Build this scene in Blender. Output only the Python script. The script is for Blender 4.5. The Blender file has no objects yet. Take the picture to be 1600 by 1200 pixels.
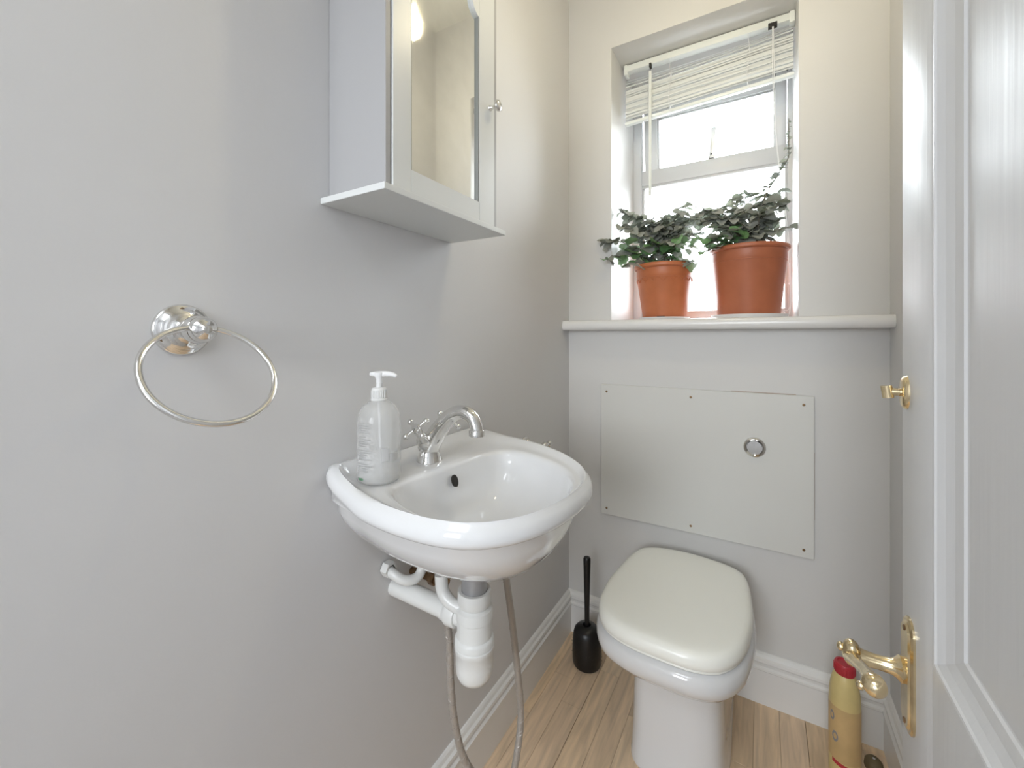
import bpy, bmesh, math, random
from mathutils import Vector, Matrix, noise
random.seed(7)
PI = math.pi
SC = bpy.context.scene
COL = SC.collection

# ------------------------------------------------------------------ camera
th = math.atan(390 / 658)
cd = bpy.data.cameras.new('camera')
cam = bpy.data.objects.new('camera', cd)
COL.objects.link(cam)
cam.location = (.655, 0, 1.15)
cam.rotation_euler = (PI / 2, 0, th)
cd.sensor_fit = 'HORIZONTAL'
cd.sensor_width = 36
cd.lens = 36 * 658 / 1600
cd.shift_y = -75 / 1600
cd.clip_start = .01
SC.camera = cam

# ------------------------------------------------------------------ world, exposure
SC.view_settings.view_transform = 'Standard'
SC.view_settings.look = 'None'
SC.view_settings.gamma = 1
SC.view_settings.use_curve_mapping = False
SC.view_settings.exposure = 0.76
w = bpy.data.worlds.new('overcast_sky')
SC.world = w
w.use_nodes = True
bg = w.node_tree.nodes['Background']
bg.inputs[0].default_value = (.90, .95, 1, 1)
bg.inputs[1].default_value = 9.5

# ------------------------------------------------------------------ lights
def area(name, loc, rot, sx, sy, power, color):
    l = bpy.data.lights.new(name, 'AREA')
    l.shape = 'RECTANGLE'; l.size = sx; l.size_y = sy
    l.energy = power; l.color = color
    o = bpy.data.objects.new(name, l)
    COL.objects.link(o)
    o.location = loc; o.rotation_euler = rot
    return o
area('hall_fill_light', (.45, -.95, 2.52), (0, 0, 0), .9, .9, 9, (.9, .95, 1))  # lamp added behind the camera, out of view, to brighten the room

# ------------------------------------------------------------------ materials
def portal(name, loc, rot, sx, sy):
    o = area(name, loc, rot, sx, sy, 1, (1, 1, 1)); o.data.cycles.is_portal = True   # samples the sky through an opening; emits nothing itself
portal('window_sky_portal', (.46, 1.935, 1.70), (-PI / 2, 0, 0), .60, 1.0)
portal('hall_fill_opening_portal', (.45, -1.97, 1.55), (PI / 2, 0, 0), .8, 1.0)  # belongs to the opening added in the unseen hall wall
MATS = {}
def mat(name, col, rough=.5, metal=0, bump=0, bscale=200, var=0, vscale=8, coat=0, spec=.5, stretch=None, trans=0, emit=None, sss=0):
    m = bpy.data.materials.new(name); m.use_nodes = True
    nt = m.node_tree; b = nt.nodes['Principled BSDF']
    b.inputs['Base Color'].default_value = (*col, 1)
    b.inputs['Roughness'].default_value = rough
    b.inputs['Metallic'].default_value = metal
    b.inputs['Specular IOR Level'].default_value = spec
    b.inputs['Coat Weight'].default_value = coat
    b.inputs['Coat Roughness'].default_value = .05
    b.inputs['Transmission Weight'].default_value = trans
    tc = nt.nodes.new('ShaderNodeTexCoord'); mp = nt.nodes.new('ShaderNodeMapping')
    nt.links.new(tc.outputs['Object'], mp.inputs[0])
    if stretch: mp.inputs['Scale'].default_value = stretch
    if var:
        n = nt.nodes.new('ShaderNodeTexNoise'); n.inputs['Scale'].default_value = vscale; n.inputs['Detail'].default_value = 4
        r = nt.nodes.new('ShaderNodeValToRGB')
        r.color_ramp.elements[0].position = .3; r.color_ramp.elements[1].position = .7
        r.color_ramp.elements[0].color = (*[c * (1 - var) for c in col], 1)
        r.color_ramp.elements[1].color = (*[min(1, c * (1 + var)) for c in col], 1)
        nt.links.new(mp.outputs[0], n.inputs['Vector']); nt.links.new(n.outputs[0], r.inputs[0])
        nt.links.new(r.outputs[0], b.inputs['Base Color'])
    if bump:
        n = nt.nodes.new('ShaderNodeTexNoise'); n.inputs['Scale'].default_value = bscale; n.inputs['Detail'].default_value = 3
        bp = nt.nodes.new('ShaderNodeBump'); bp.inputs['Strength'].default_value = bump; bp.inputs['Distance'].default_value = .002
        nt.links.new(mp.outputs[0], n.inputs['Vector']); nt.links.new(n.outputs[0], bp.inputs['Height'])
        nt.links.new(bp.outputs[0], b.inputs['Normal'])
    if emit:
        b.inputs['Emission Color'].default_value = (*emit[0], 1); b.inputs['Emission Strength'].default_value = emit[1]
    MATS[name] = m
    return m
WALL = mat('wall_paint', (.67, .665, .668), .55, bump=.08, bscale=120, var=.012, vscale=3)
WALLB = mat('back_wall_paint', (.68, .67, .655), .5, bump=.08, bscale=120, var=.012, vscale=3)
CEIL = mat('ceiling_paint', (.84, .84, .82), .7, bump=.05)
REVEAL = mat('reveal_paint', (.70, .69, .70), .5, bump=.05, bscale=100)
GLOSS = mat('gloss_paint', (.80, .79, .775), .25, bump=.12, bscale=30, var=.015)
DOORP = mat('door_paint', (.66, .66, .665), .40, bump=.35, bscale=60, stretch=(1, 1, .05))
PANELP = mat('panel_paint', (.69, .685, .655), .4, bump=.06, bscale=150)
CERAMIC = mat('white_ceramic', (.74, .74, .745), .07, coat=.5)
LID = mat('cream_plastic', (.95, .95, .89), .25)
CHROME = mat('chrome', (.78, .77, .75), .1, 1, var=.05, vscale=60)
BRASS = mat('pale_brass', (.80, .66, .42), .16, 1, var=.18, vscale=50)
OLDBRASS = mat('tarnished_brass', (.25, .16, .09), .4, 1, var=.4, vscale=80)
OLDCHROME = mat('worn_chrome', (.58, .55, .50), .25, 1, bump=.2, bscale=300, var=.15, vscale=120)
PVC = mat('white_pipe_plastic', (.74, .74, .72), .3, var=.02)
GREYPL = mat('grey_waste_metal', (.40, .40, .41), .35, .6)
BLACK = mat('black_plastic', (.006, .006, .0065), .35, bump=.3, bscale=60)
DARK = mat('dark_hole', (.02, .018, .015), .6)
TERRA1 = mat('terracotta_plastic', (.52, .165, .065), .42, var=.08, vscale=20, bump=.05)
TERRA2 = mat('terracotta_plastic_dark', (.44, .14, .065), .42, var=.08, vscale=14, bump=.05)
SAUCER = mat('white_plastic', (.86, .86, .85), .3)
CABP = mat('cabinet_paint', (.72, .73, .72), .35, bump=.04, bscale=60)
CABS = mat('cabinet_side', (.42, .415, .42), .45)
MIRROR = mat('mirror_silver', (.90, .91, .89), .035, 1, var=.03, vscale=30)
BLIND = mat('blind_slat', (.86, .87, .85), .4)
RAILM = mat('blind_rail', (.85, .87, .83), .3)
SOIL = mat('potting_soil', (.04, .028, .018), .9, bump=.8, bscale=80)
STEM = mat('plant_stem', (.13, .12, .085), .6)
LEAFA = mat('leaf_grey_green', (.37, .38, .35), .6, var=.15, vscale=40)  # backlit greyness of the leaves is put into this colour
LEAFB = mat('leaf_green', (.16, .33, .13), .5, var=.25, vscale=40)  # greener copy, coloured as leaves look where light reaches them
LEAFC = mat('leaf_dark', (.23, .24, .22), .6, var=.2, vscale=40)
BOTTLEY = mat('yellow_bottle', (.72, .58, .26), .35, var=.08, vscale=12)
LABELY = mat('bottle_label', (.66, .46, .22), .4, var=.12, vscale=14)
RED = mat('red_cap', (.50, .035, .05), .35)
INK = mat('grey_ink', (.30, .30, .30), .6)
GINK = mat('green_ink', (.12, .25, .15), .6)
GREY = mat('grey_print', (.28, .27, .29), .5)
PUMP = mat('pump_plastic', (.86, .86, .86), .3)
HOSE = mat('braided_hose', (.40, .365, .33), .4, .35, bump=.3, bscale=250)
HALLW = mat('hall_wall', (.74, .74, .75), .7, bump=.04)
HALLF = mat('hall_floor', (.33, .31, .29), .5, var=.1)
BROWN = mat('dark_brown', (.16, .12, .06), .6)
BARE = mat('bare_wood', (.45, .33, .27), .7)
BULB = mat('lit_bulb', (1, .9, .7), .5, emit=((1, .87, .57), 68))
for lm in (LEAFA, LEAFB, LEAFC):
    nt = lm.node_tree; out = nt.nodes['Material Output']; b = nt.nodes['Principled BSDF']
    t = nt.nodes.new('ShaderNodeBsdfTranslucent'); t.inputs[0].default_value = (.36, .42, .30, 1)
    mx = nt.nodes.new('ShaderNodeMixShader'); mx.inputs[0].default_value = .22
    nt.links.new(b.outputs[0], mx.inputs[1]); nt.links.new(t.outputs[0], mx.inputs[2]); nt.links.new(mx.outputs[0], out.inputs[0])
def thin_glass(name, tint, gloss, rough=.0):
    m = bpy.data.materials.new(name); m.use_nodes = True; nt = m.node_tree; nt.nodes.clear()
    out = nt.nodes.new('ShaderNodeOutputMaterial'); mx = nt.nodes.new('ShaderNodeMixShader')
    tr = nt.nodes.new('ShaderNodeBsdfTransparent'); gl = nt.nodes.new('ShaderNodeBsdfGlossy')
    fr = nt.nodes.new('ShaderNodeFresnel'); fr.inputs[0].default_value = gloss
    tr.inputs[0].default_value = (*tint, 1); gl.inputs['Roughness'].default_value = rough
    nt.links.new(fr.outputs[0], mx.inputs[0]); nt.links.new(tr.outputs[0], mx.inputs[1]); nt.links.new(gl.outputs[0], mx.inputs[2])
    nt.links.new(mx.outputs[0], out.inputs[0]); return m
GLASS = thin_glass('window_glass', (.97, .98, .98), 1.5)
# soap bottle: clear plastic holding a pale gel
def soap_mat(nm='clear_soap_plastic', fac=.34):
    m = bpy.data.materials.new(nm); m.use_nodes = True; nt = m.node_tree; b = nt.nodes['Principled BSDF']
    b.inputs['Base Color'].default_value = (.80, .80, .79, 1); b.inputs['Roughness'].default_value = .08
    tr = nt.nodes.new('ShaderNodeBsdfTransparent'); tr.inputs[0].default_value = (.97, .97, .97, 1)
    mx = nt.nodes.new('ShaderNodeMixShader'); mx.inputs[0].default_value = fac
    nt.links.new(tr.outputs[0], mx.inputs[1]); nt.links.new(b.outputs[0], mx.inputs[2]); nt.links.new(mx.outputs[0], nt.nodes['Material Output'].inputs[0])
    return m
SOAP = soap_mat()
# oak laminate: five tones of one grained board
def oak(i, col):
    m = bpy.data.materials.new('oak_laminate'); m.use_nodes = True; nt = m.node_tree; b = nt.nodes['Principled BSDF']
    tc = nt.nodes.new('ShaderNodeTexCoord'); mp = nt.nodes.new('ShaderNodeMapping'); mp.inputs['Scale'].default_value = (26, 2.2, 1)
    mp.inputs['Location'].default_value = (i * 3.7, i * 1.3, 0)
    n = nt.nodes.new('ShaderNodeTexNoise'); n.inputs['Scale'].default_value = 2.2; n.inputs['Detail'].default_value = 8; n.inputs['Distortion'].default_value = .8
    r = nt.nodes.new('ShaderNodeValToRGB'); r.color_ramp.elements[0].position = .32; r.color_ramp.elements[1].position = .68
    r.color_ramp.elements[0].color = (*[c * .8 for c in col], 1); r.color_ramp.elements[1].color = (*[c * 1.12 for c in col], 1)
    nt.links.new(tc.outputs['Object'], mp.inputs[0]); nt.links.new(mp.outputs[0], n.inputs['Vector'])
    nt.links.new(n.outputs[0], r.inputs[0]); nt.links.new(r.outputs[0], b.inputs['Base Color']); b.inputs['Roughness'].default_value = .42
    return m
OAK = [oak(i, c) for i, c in enumerate([(.80, .60, .40), (.69, .51, .33), (.84, .64, .43), (.64, .48, .33), (.76, .575, .40)])]

# ------------------------------------------------------------------ helpers
def org(p):
    return Vector(p.get('_w', (0, 0, 0))) if p else Vector((0, 0, 0))
def thing(name, label, cat, loc=(0, 0, 0), group=None, parent=None):
    o = bpy.data.objects.new(name, None); COL.objects.link(o); o.empty_display_size = .05
    o.location = loc; o['label'] = label; o['category'] = cat
    if group: o['group'] = group
    ORG[o.name] = Vector(loc)
    return o
ORG = {}
def obj(name, bm, m, parent=None, smooth=35, loc=None, label=None, cat=None, group=None, kind=None):
    """bm is in world coordinates; becomes one object, relative to its thing's base."""
    bmesh.ops.recalc_face_normals(bm, faces=bm.faces)
    me = bpy.data.meshes.new(name)
    base = ORG[parent.name] if parent else Vector(loc or (0, 0, 0))
    for v in bm.verts: v.co -= base
    bm.to_mesh(me); bm.free()
    if smooth:
        for p in me.polygons: p.use_smooth = True
        if smooth < 180: me.set_sharp_from_angle(angle=math.radians(smooth))
    me.materials.append(m)
    o = bpy.data.objects.new(name, me); COL.objects.link(o)
    if parent: o.parent = parent
    else: o.location = base
    ORG[o.name] = base
    if label: o['label'] = label
    if cat: o['category'] = cat
    if group: o['group'] = group
    if kind: o['kind'] = kind
    return o
def B(): return bmesh.new()
def box(bm, x0, x1, y0, y1, z0, z1, bev=0, seg=2, M=None):
    t = bmesh.new()
    bmesh.ops.create_cube(t, size=1)
    for v in t.verts:
        v.co = Vector(((v.co.x + .5) * (x1 - x0) + x0, (v.co.y + .5) * (y1 - y0) + y0, (v.co.z + .5) * (z1 - z0) + z0))
    if bev: bmesh.ops.bevel(t, geom=t.edges[:], offset=bev, segments=seg, affect='EDGES', profile=.5)
    merge(bm, t, M); return bm
def merge(bm, t, M=None):
    if M: t.transform(M)
    me = bpy.data.meshes.new('tmp'); t.to_mesh(me); t.free(); bm.from_mesh(me); bpy.data.meshes.remove(me)
def bx(*a, **k): return box(B(), *a, **k)
def frame_from(d):
    d = Vector(d).normalized(); up = Vector((0, 0, 1)) if abs(d.z) < .95 else Vector((1, 0, 0))
    a = d.cross(up).normalized(); b = a.cross(d).normalized(); return a, b, d
def lathe(bm, prof, loc, axis=(0, 0, 1), n=32, sx=1, sy=1):
    """prof: (radius, height) along axis from loc."""
    a, b, d = frame_from(axis) if tuple(axis) != (0, 0, 1) else (Vector((1, 0, 0)), Vector((0, 1, 0)), Vector((0, 0, 1)))
    loc = Vector(loc); rings = []
    for r, h in prof:
        if r < 1e-6: rings.append([bm.verts.new(loc + d * h)])
        else: rings.append([bm.verts.new(loc + d * h + a * (r * sx * math.cos(2 * PI * i / n)) + b * (r * sy * math.sin(2 * PI * i / n))) for i in range(n)])
    skin(bm, rings)
    return bm
def skin(bm, rings, capa=False, capb=False):
    for p, q in zip(rings, rings[1:]):
        n = max(len(p), len(q))
        for i in range(n):
            j = (i + 1) % n
            if len(p) == 1 and len(q) == 1: continue
            if len(p) == 1: bm.faces.new((p[0], q[j], q[i]))
            elif len(q) == 1: bm.faces.new((p[i], p[j], q[0]))
            else: bm.faces.new((p[i], p[j], q[j], q[i]))
    if capa and len(rings[0]) > 2: bm.faces.new(rings[0])
    if capb and len(rings[-1]) > 2: bm.faces.new(rings[-1][::-1])
def spline(pts, n=8, closed=False):
    pts = [Vector(p) for p in pts]; out = []; N = len(pts)
    rng = range(N if closed else N - 1)
    for i in rng:
        if closed: p0, p1, p2, p3 = pts[(i - 1) % N], pts[i], pts[(i + 1) % N], pts[(i + 2) % N]
        else: p0, p1, p2, p3 = pts[max(i - 1, 0)], pts[i], pts[i + 1], pts[min(i + 2, N - 1)]
        for k in range(n):
            t = k / n
            out.append(.5 * ((2 * p1) + (p2 - p0) * t + (2 * p0 - 5 * p1 + 4 * p2 - p3) * t * t + (3 * p1 - p0 - 3 * p2 + p3) * t ** 3))
    if not closed: out.append(pts[-1].copy())
    return out
def tube(bm, pts, r, n=12, closed=False, caps=True):
    """r: number or list of radii along pts."""
    pts = [Vector(p) for p in pts]; N = len(pts); R = r if isinstance(r, (list, tuple)) else [r] * N
    if len(R) != N: R = [R[0] + (0) for _ in range(N)] if len(R) == 1 else [interp(R, i / (N - 1)) for i in range(N)]
    tan = []
    for i in range(N):
        a = pts[(i - 1) % N] if closed else pts[max(i - 1, 0)]; b = pts[(i + 1) % N] if closed else pts[min(i + 1, N - 1)]
        tan.append((b - a).normalized())
    u = frame_from(tan[0])[0]; rings = []
    for i in range(N):
        u = (u - tan[i] * u.dot(tan[i])).normalized(); v = tan[i].cross(u)
        rings.append([bm.verts.new(pts[i] + (u * math.cos(2 * PI * k / n) + v * math.sin(2 * PI * k / n)) * R[i]) for k in range(n)])
    if closed: skin(bm, rings + [rings[0]])
    else: skin(bm, rings, caps, caps)
    return bm
def interp(L, t):
    x = t * (len(L) - 1); i = min(int(x), len(L) - 2); return L[i] + (L[i + 1] - L[i]) * (x - i)
def ball(bm, c, r, seg=16):
    t = bmesh.new(); bmesh.ops.create_uvsphere(t, u_segments=seg, v_segments=seg // 2, radius=1)
    rr = r if isinstance(r, (tuple, list)) else (r, r, r)
    for v in t.verts: v.co = Vector((v.co.x * rr[0] + c[0], v.co.y * rr[1] + c[1], v.co.z * rr[2] + c[2]))
    merge(bm, t); return bm
def extrude_profile(bm, prof, path_a, path_b, out_dir):
    """prof: (out, z) polygon; extruded straight from path_a to path_b."""
    A, Bb, o = Vector(path_a), Vector(path_b), Vector(out_dir)
    r1 = [bm.verts.new(A + o * p + Vector((0, 0, z))) for p, z in prof]
    r2 = [bm.verts.new(Bb + o * p + Vector((0, 0, z))) for p, z in prof]
    skin(bm, [r1, r2], True, True); return bm
def struct(name, bm, m, parent=None, smooth=0):
    o = obj(name, bm, m, parent, smooth)
    if not parent: o['kind'] = 'structure'
    return o
def quadbox(*a): return bx(*a)

# ================================================================== ROOM SHELL
W, D, H = .963, 1.546, 2.60
YF = -.10                                     # front wall, room side
SB = .171; SR = .752                          # window reveal sides
ZS, ZH = 1.21, 2.228                          # sill top, reveal head
YG = 1.86                                     # window frame plane
T = .12
struct('wall_left', bx(-T, 0, YF - T, D + .38, 0, H), WALL)
struct('wall_right', bx(W, W + T, YF - T, D + .38, 0, H), WALL)
bm = B()
box(bm, 0, SB, D, D + .38, 1.172, ZH); box(bm, SR, W, D, D + .38, 1.172, ZH)
box(bm, 0, W, D, D + .38, ZH, H); box(bm, 0, W, D, D + .38, 0, 1.172)
struct('wall_back', bm, WALLB)
struct('ceiling', bx(-.9, 1.9, -1.9, D + .38, H, H + .1), CEIL)
# front wall with the doorway the camera looks through
bm = B()
box(bm, 0, .04, YF - T, YF, 0, H); box(bm, .84, W, YF - T, YF, 0, H); box(bm, .04, .84, YF - T, YF, 2.03, H)
struct('wall_front', bm, WALL)
# unseen hall added beyond the doorway to bring light into the room
struct('wall_hall_left', bx(-.9, -.8, -1.9, YF, 0, H), HALLW)
struct('wall_hall_right', bx(1.8, 1.9, -1.9, YF, 0, H), HALLW)
bm = B()                                          # hall end wall, unseen; opening added to fill the room with daylight
box(bm, -.9, .05, -2.0, -1.9, 0, H); box(bm, .85, 1.9, -2.0, -1.9, 0, H); box(bm, .05, .85, -2.0, -1.9, 0, 1.05); box(bm, .05, .85, -2.0, -1.9, 2.05, H)
struct('wall_hall_back', bm, HALLW)
bm = B(); box(bm, -.8, -T, YF - T, YF, 0, H); box(bm, W + T, 1.8, YF - T, YF, 0, H)
struct('wall_hall_front', bm, HALLW)
struct('floor_hall', bx(-.9, 1.9, -1.9, YF - T, -.06, 0), HALLF)

# floor with separate laminate strips
fl = struct('floor', bx(-.02, W + .02, YF - T, D + .02, -.06, -.006), mat('floor_underlay', (.22, .15, .10), .8))
random.seed(11)
sw = .0655
nx = int(math.ceil((W + .04) / sw))
for i in range(nx):
    x0 = -.02 + i * sw; x1 = min(x0 + sw, W + .02)
    y = YF - T - random.random() * .3
    while y < D + .02:
        L = random.uniform(.28, .5); y1 = min(y + L, D + .02); ya = max(y, YF - T)
        if y1 - ya > .02:
            g = .0011 if i % 3 == 0 else .0003
            bm = bx(x0 + g, x1 - .0003, ya + .0003, y1 - .0003, -.0055, 0, bev=.0004, seg=1)
            obj('plank', bm, OAK[random.randrange(5)], fl, 0)
        y = y1

# skirting boards: moulded top
prof = [(0, 0), (.017, 0), (.017, .104), (.020, .107), (.020, .113), (.014, .118), (.015, .126), (.018, .131), (.017, .138), (.011, .142), (.008, .150), (.004, .154), (0, .155)]
struct('baseboard_left', extrude_profile(B(), prof, (0, YF, 0), (0, D, 0), (1, 0, 0)), GLOSS)
struct('baseboard_back', extrude_profile(B(), prof, (0.001, D, 0), (W - .001, D, 0), (0, -1, 0)), GLOSS)
struct('baseboard_right', extrude_profile(B(), prof, (W, YF, 0), (W, D, 0), (-1, 0, 0)), GLOSS)

# window sill board with rounded nose
bm = B()
sp = [(0, 1.172), (.055, 1.172)]
for k in range(9):
    a = -PI / 2 + PI * k / 8; sp.append((.055 + .012 * math.cos(a), 1.190 + .018 * math.sin(a)))
sp += [(0, 1.208)]
r1 = [bm.verts.new((.0005, D - p, z)) for p, z in sp]; r2 = [bm.verts.new((W - .0005, D - p, z)) for p, z in sp]
skin(bm, [r1, r2], True, True)
box(bm, SB, SR, D, YG + .06, 1.172, 1.208)
struct('trim_window_sill', bm, GLOSS, smooth=40)

# ---------------------------------------------------------------- window
WX0, WX1 = SB, .775
win = bpy.data.objects.new('window_1', None); COL.objects.link(win); win.location = (.46, YG, ZS); win['kind'] = 'structure'
ORG[win.name] = Vector((.46, YG, ZS))
FR = mat('window_frame_paint', (.60, .60, .60), .35, bump=.05)
bm = B()
Y0, Y1 = YG, YG + .06
box(bm, WX0, .207, Y0, Y1, 1.208, ZH, .002); box(bm, .738, WX1, Y0, Y1, 1.208, ZH, .002)
box(bm, .207, .738, Y0, Y1, 1.208, 1.245, .002); box(bm, .207, .738, Y0, Y1, 2.15, ZH, .002)
obj('frame', bm, FR, win)
bm = B(); box(bm, .207, .738, Y0 - .002, Y1, 1.798, 1.862, .003); box(bm, .207, .738, Y0 + .004, Y1 - .01, 1.789, 1.798, .001)
obj('transom', bm, FR, win)
# glazing bead round the fixed light
bm = B()
for a in ((.207, .216, 1.245, 1.789), (.729, .738, 1.245, 1.789), (.216, .729, 1.245, 1.254)): box(bm, a[0], a[1], Y0 + .012, Y0 + .03, a[2], a[3], .001)
obj('glazing_bead', bm, FR, win)
obj('pane', bx(.209, .736, Y0 + .03, Y0 + .034, 1.247, 1.795), GLASS, win, 0)
# top-hung sash pushed out on its stay
Mh = Matrix.Translation((0, Y0 + .02, 2.148)) @ Matrix.Rotation(math.radians(5.5), 4, 'X') @ Matrix.Translation((0, -(Y0 + .02), -2.148))
bm = B()
for a in ((.2135, .268, 1.835, 2.146), (.700, .736, 1.835, 2.146), (.268, .700, 2.085, 2.146), (.268, .700, 1.835, 1.866)):
    box(bm, a[0], a[1], Y0 + .005, Y0 + .05, a[2], a[3], .003, M=Mh)
sash = obj('sash', bm, FR, win)
bm = B()
for a in ((.268, .274, 1.866, 2.085), (.694, .700, 1.866, 2.085), (.274, .694, 2.079, 2.085)): box(bm, a[0], a[1], Y0 + .016, Y0 + .032, a[2], a[3], .001, M=Mh)
obj('glazing_bead', bm, FR, sash)
t = B(); box(t, .268, .70, Y0 + .025, Y0 + .029, 1.86, 2.09, M=Mh); obj('pane', t, GLASS, sash, 0)
STAY = mat('stay_metal', (.55, .55, .54), .35, .5)
t = B(); box(t, .474, .491, Y0 - .004, Y0, 1.868, 1.985, .001, M=Matrix.Translation((.483, 0, 1.868)) @ Matrix.Rotation(math.radians(4), 4, 'Y') @ Matrix.Translation((-.483, 0, -1.868)))
box(t, .472, .492, Y0 - .008, Y0 + .004, 1.862, 1.872, .001)
st = obj('window_stay', t, STAY, win)
obj('screw', lathe(B(), [(0, .003), (.003, .002), (.003, 0)], (.482, Y0 - .004, 1.878), (0, -1, 0), 10), DARK, st)

# ================================================================== VENETIAN BLIND
bl = thing('venetian_blind', 'white venetian blind drawn up in a bunch at the head of the window', 'blind', (.465, 1.70, 2.22))
bm = B(); box(bm, .186, .748, 1.672, 1.702, 2.200, 2.2245, .002)
obj('headrail', bm, RAILM, bl)
obj('end_bracket', bx(.184, .197, 1.668, 1.704, 2.186, 2.2255, bev=.002), RAILM, bl)
obj('end_bracket', bx(.735, .750, 1.668, 1.704, 2.190, 2.2265, bev=.002), RAILM, bl)
random.seed(5)
ns = 16
zz = 0
for k in range(ns):
    zz += random.choice((.0062, .0085, .0105, .0085))
    zl = 2.016 + zz; zr = 2.044 + zz; tilt = .0115 + random.uniform(-.004, .001)
    if k >= ns - 3: q = k - ns + 4; zl = 2.140 + .009 * q; zr = 2.168 + .005 * q; tilt = .002 * (4 - q)
    x0, x1 = .186 + random.uniform(0, .002), .747 + random.uniform(-.002, 0)
    bm = B(); rings = []; ph = random.uniform(0, 6); c0 = 1.687 + random.uniform(-.003, .003)
    for i in range(9):
        s = i / 8; x = x0 + (x1 - x0) * s; z = zl + (zr - zl) * s + .0007 * math.sin(s * 5 + ph) - (.006 * math.sin(PI * s) if k >= ns - 3 else 0)
        rings.append([bm.verts.new((x, c0 - .0065, z - tilt)), bm.verts.new((x, c0 - .001, z + .0012)), bm.verts.new((x, c0 + .0065, z + tilt)), bm.verts.new((x, c0 - .0002, z + .0006 - .0012))])
    skin(bm, rings, True, True)
    obj('slat', bm, BLIND, bl, 0)
Mr = Matrix.Translation((.467, 0, 2.014)) @ Matrix.Rotation(-math.atan2(.026, .56), 4, 'Y') @ Matrix.Translation((-.467, 0, -2.014))
t = B(); box(t, .184, .749, 1.677, 1.697, 2.004, 2.016, .002, M=Mr); obj('bottom_rail', t, RAILM, bl)
# two ladder cords with knots on the bottom rail
for x, dz in ((.355, 0), (.615, .012)):
    t = B()
    for y in (1.671, 1.702):
        tube(t, spline([(x, y, 2.20), (x + .004, y - .001, 2.12), (x - .003, y, 2.06), (x, y, 2.004 + dz)], 6), .0009, 6)
    for q in range(9):
        z = 2.03 + .014 * q + dz; tube(t, [(x - .006, 1.672, z), (x + .007, 1.671, z + .004)], .0007, 5)
    ball(t, (x + .002, 1.674, 2.001 + dz), .004, 8)
    obj('ladder_cord', t, SAUCER, bl)
t = B(); lathe(t, [(0, 0), (.0056, 0), (.0056, -.475), (0, -.478)], (.288, 1.655, 2.163), n=6); obj('tilt_wand', t, RAILM, bl, 20)
t = B(); box(t, .284, .292, 1.655, 1.672, 2.180, 2.196, .001); tube(t, [(.288, 1.663, 2.185), (.288, 1.656, 2.16)], .0016, 6); obj('tilter', t, DARK, bl)
t = B(); box(t, .674, .700, 1.656, 1.672, 2.186, 2.200, .001); obj('cord_lock', t, DARK, bl)
t = B()
tube(t, spline([(.686, 1.658, 2.19), (.687, 1.657, 2.02), (.697, 1.70, 1.85), (.715, 1.72, 1.66), (.733, 1.73, 1.45), (.738, 1.71, 1.26), (.72, 1.70, 1.235), (.735, 1.69, 1.225), (.742, 1.70, 1.30), (.737, 1.72, 1.40)], 8), .0011, 6)
tube(t, spline([(.689, 1.659, 2.19), (.692, 1.66, 2.00), (.700, 1.72, 1.80), (.722, 1.73, 1.62), (.739, 1.73, 1.42), (.735, 1.69, 1.228), (.71, 1.66, 1.222)], 8), .0011, 6)
ball(t, (.738, 1.725, 1.33), .004, 8)
obj('pull_cord', t, SAUCER, bl)

# ================================================================== ACCESS PANEL
pn = thing('access_panel', 'large painted board screwed flat to the back wall below the sill', 'panel', (.46, D, .484))
bm = bx(.135, .79, 1.533, D - .0005, .484, .970, bev=.002); obj('board', bm, PANELP, pn, 0)
for x in (.157, .449, .764):
    for z in (.508, .943):
        t = lathe(B(), [(0, .0006), (.0022, .0012), (.0040, .0008), (.0042, -.001)], (x, 1.533, z), (0, -1, 0), 14)
        obj('screw', t, OLDBRASS, pn)
# strips of bare edge where the paint stopped
for a_ in ((.57, .745, .9703, .9720), (.1325, .1347, .64, .76), (.7903, .7918, .60, .80)):
    obj('unpainted_edge', bx(a_[0], a_[1], D - .0015, D - .0002, a_[2], a_[3]), BARE, pn, 0, label='thin line of bare surface beside the board')
fb = thing('flush_button', 'round chrome dual flush button on the painted board above the toilet', 'flush button', (.636, 1.533, .80))
t = lathe(B(), [(.0, .001), (.022, .001), (.0225, .006), (.026, .009), (.0305, .006), (.0315, 0), (.030, -.0005)], (.636, 1.5325, .80), (0, -1, 0), 40); obj('bezel', t, CHROME, fb)
for s in (-1, 1):
    t = B(); cx, cz = .636, .80; a0 = .0215
    pts = [(s * .0012 + s * (a0 - .0012) * math.cos(a) if True else 0, a0 * math.sin(a)) for a in [(-PI / 2 + PI * k / 14) for k in range(15)]]
    r1 = [t.verts.new((cx + px_, 1.531, cz + pz)) for px_, pz in pts]; r2 = [t.verts.new((cx + px_ * .97, 1.5205, cz + pz * .97)) for px_, pz in pts]
    skin(t, [r1, r2], True, True); obj('push_plate', t, CHROME, fb, 25)

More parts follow.
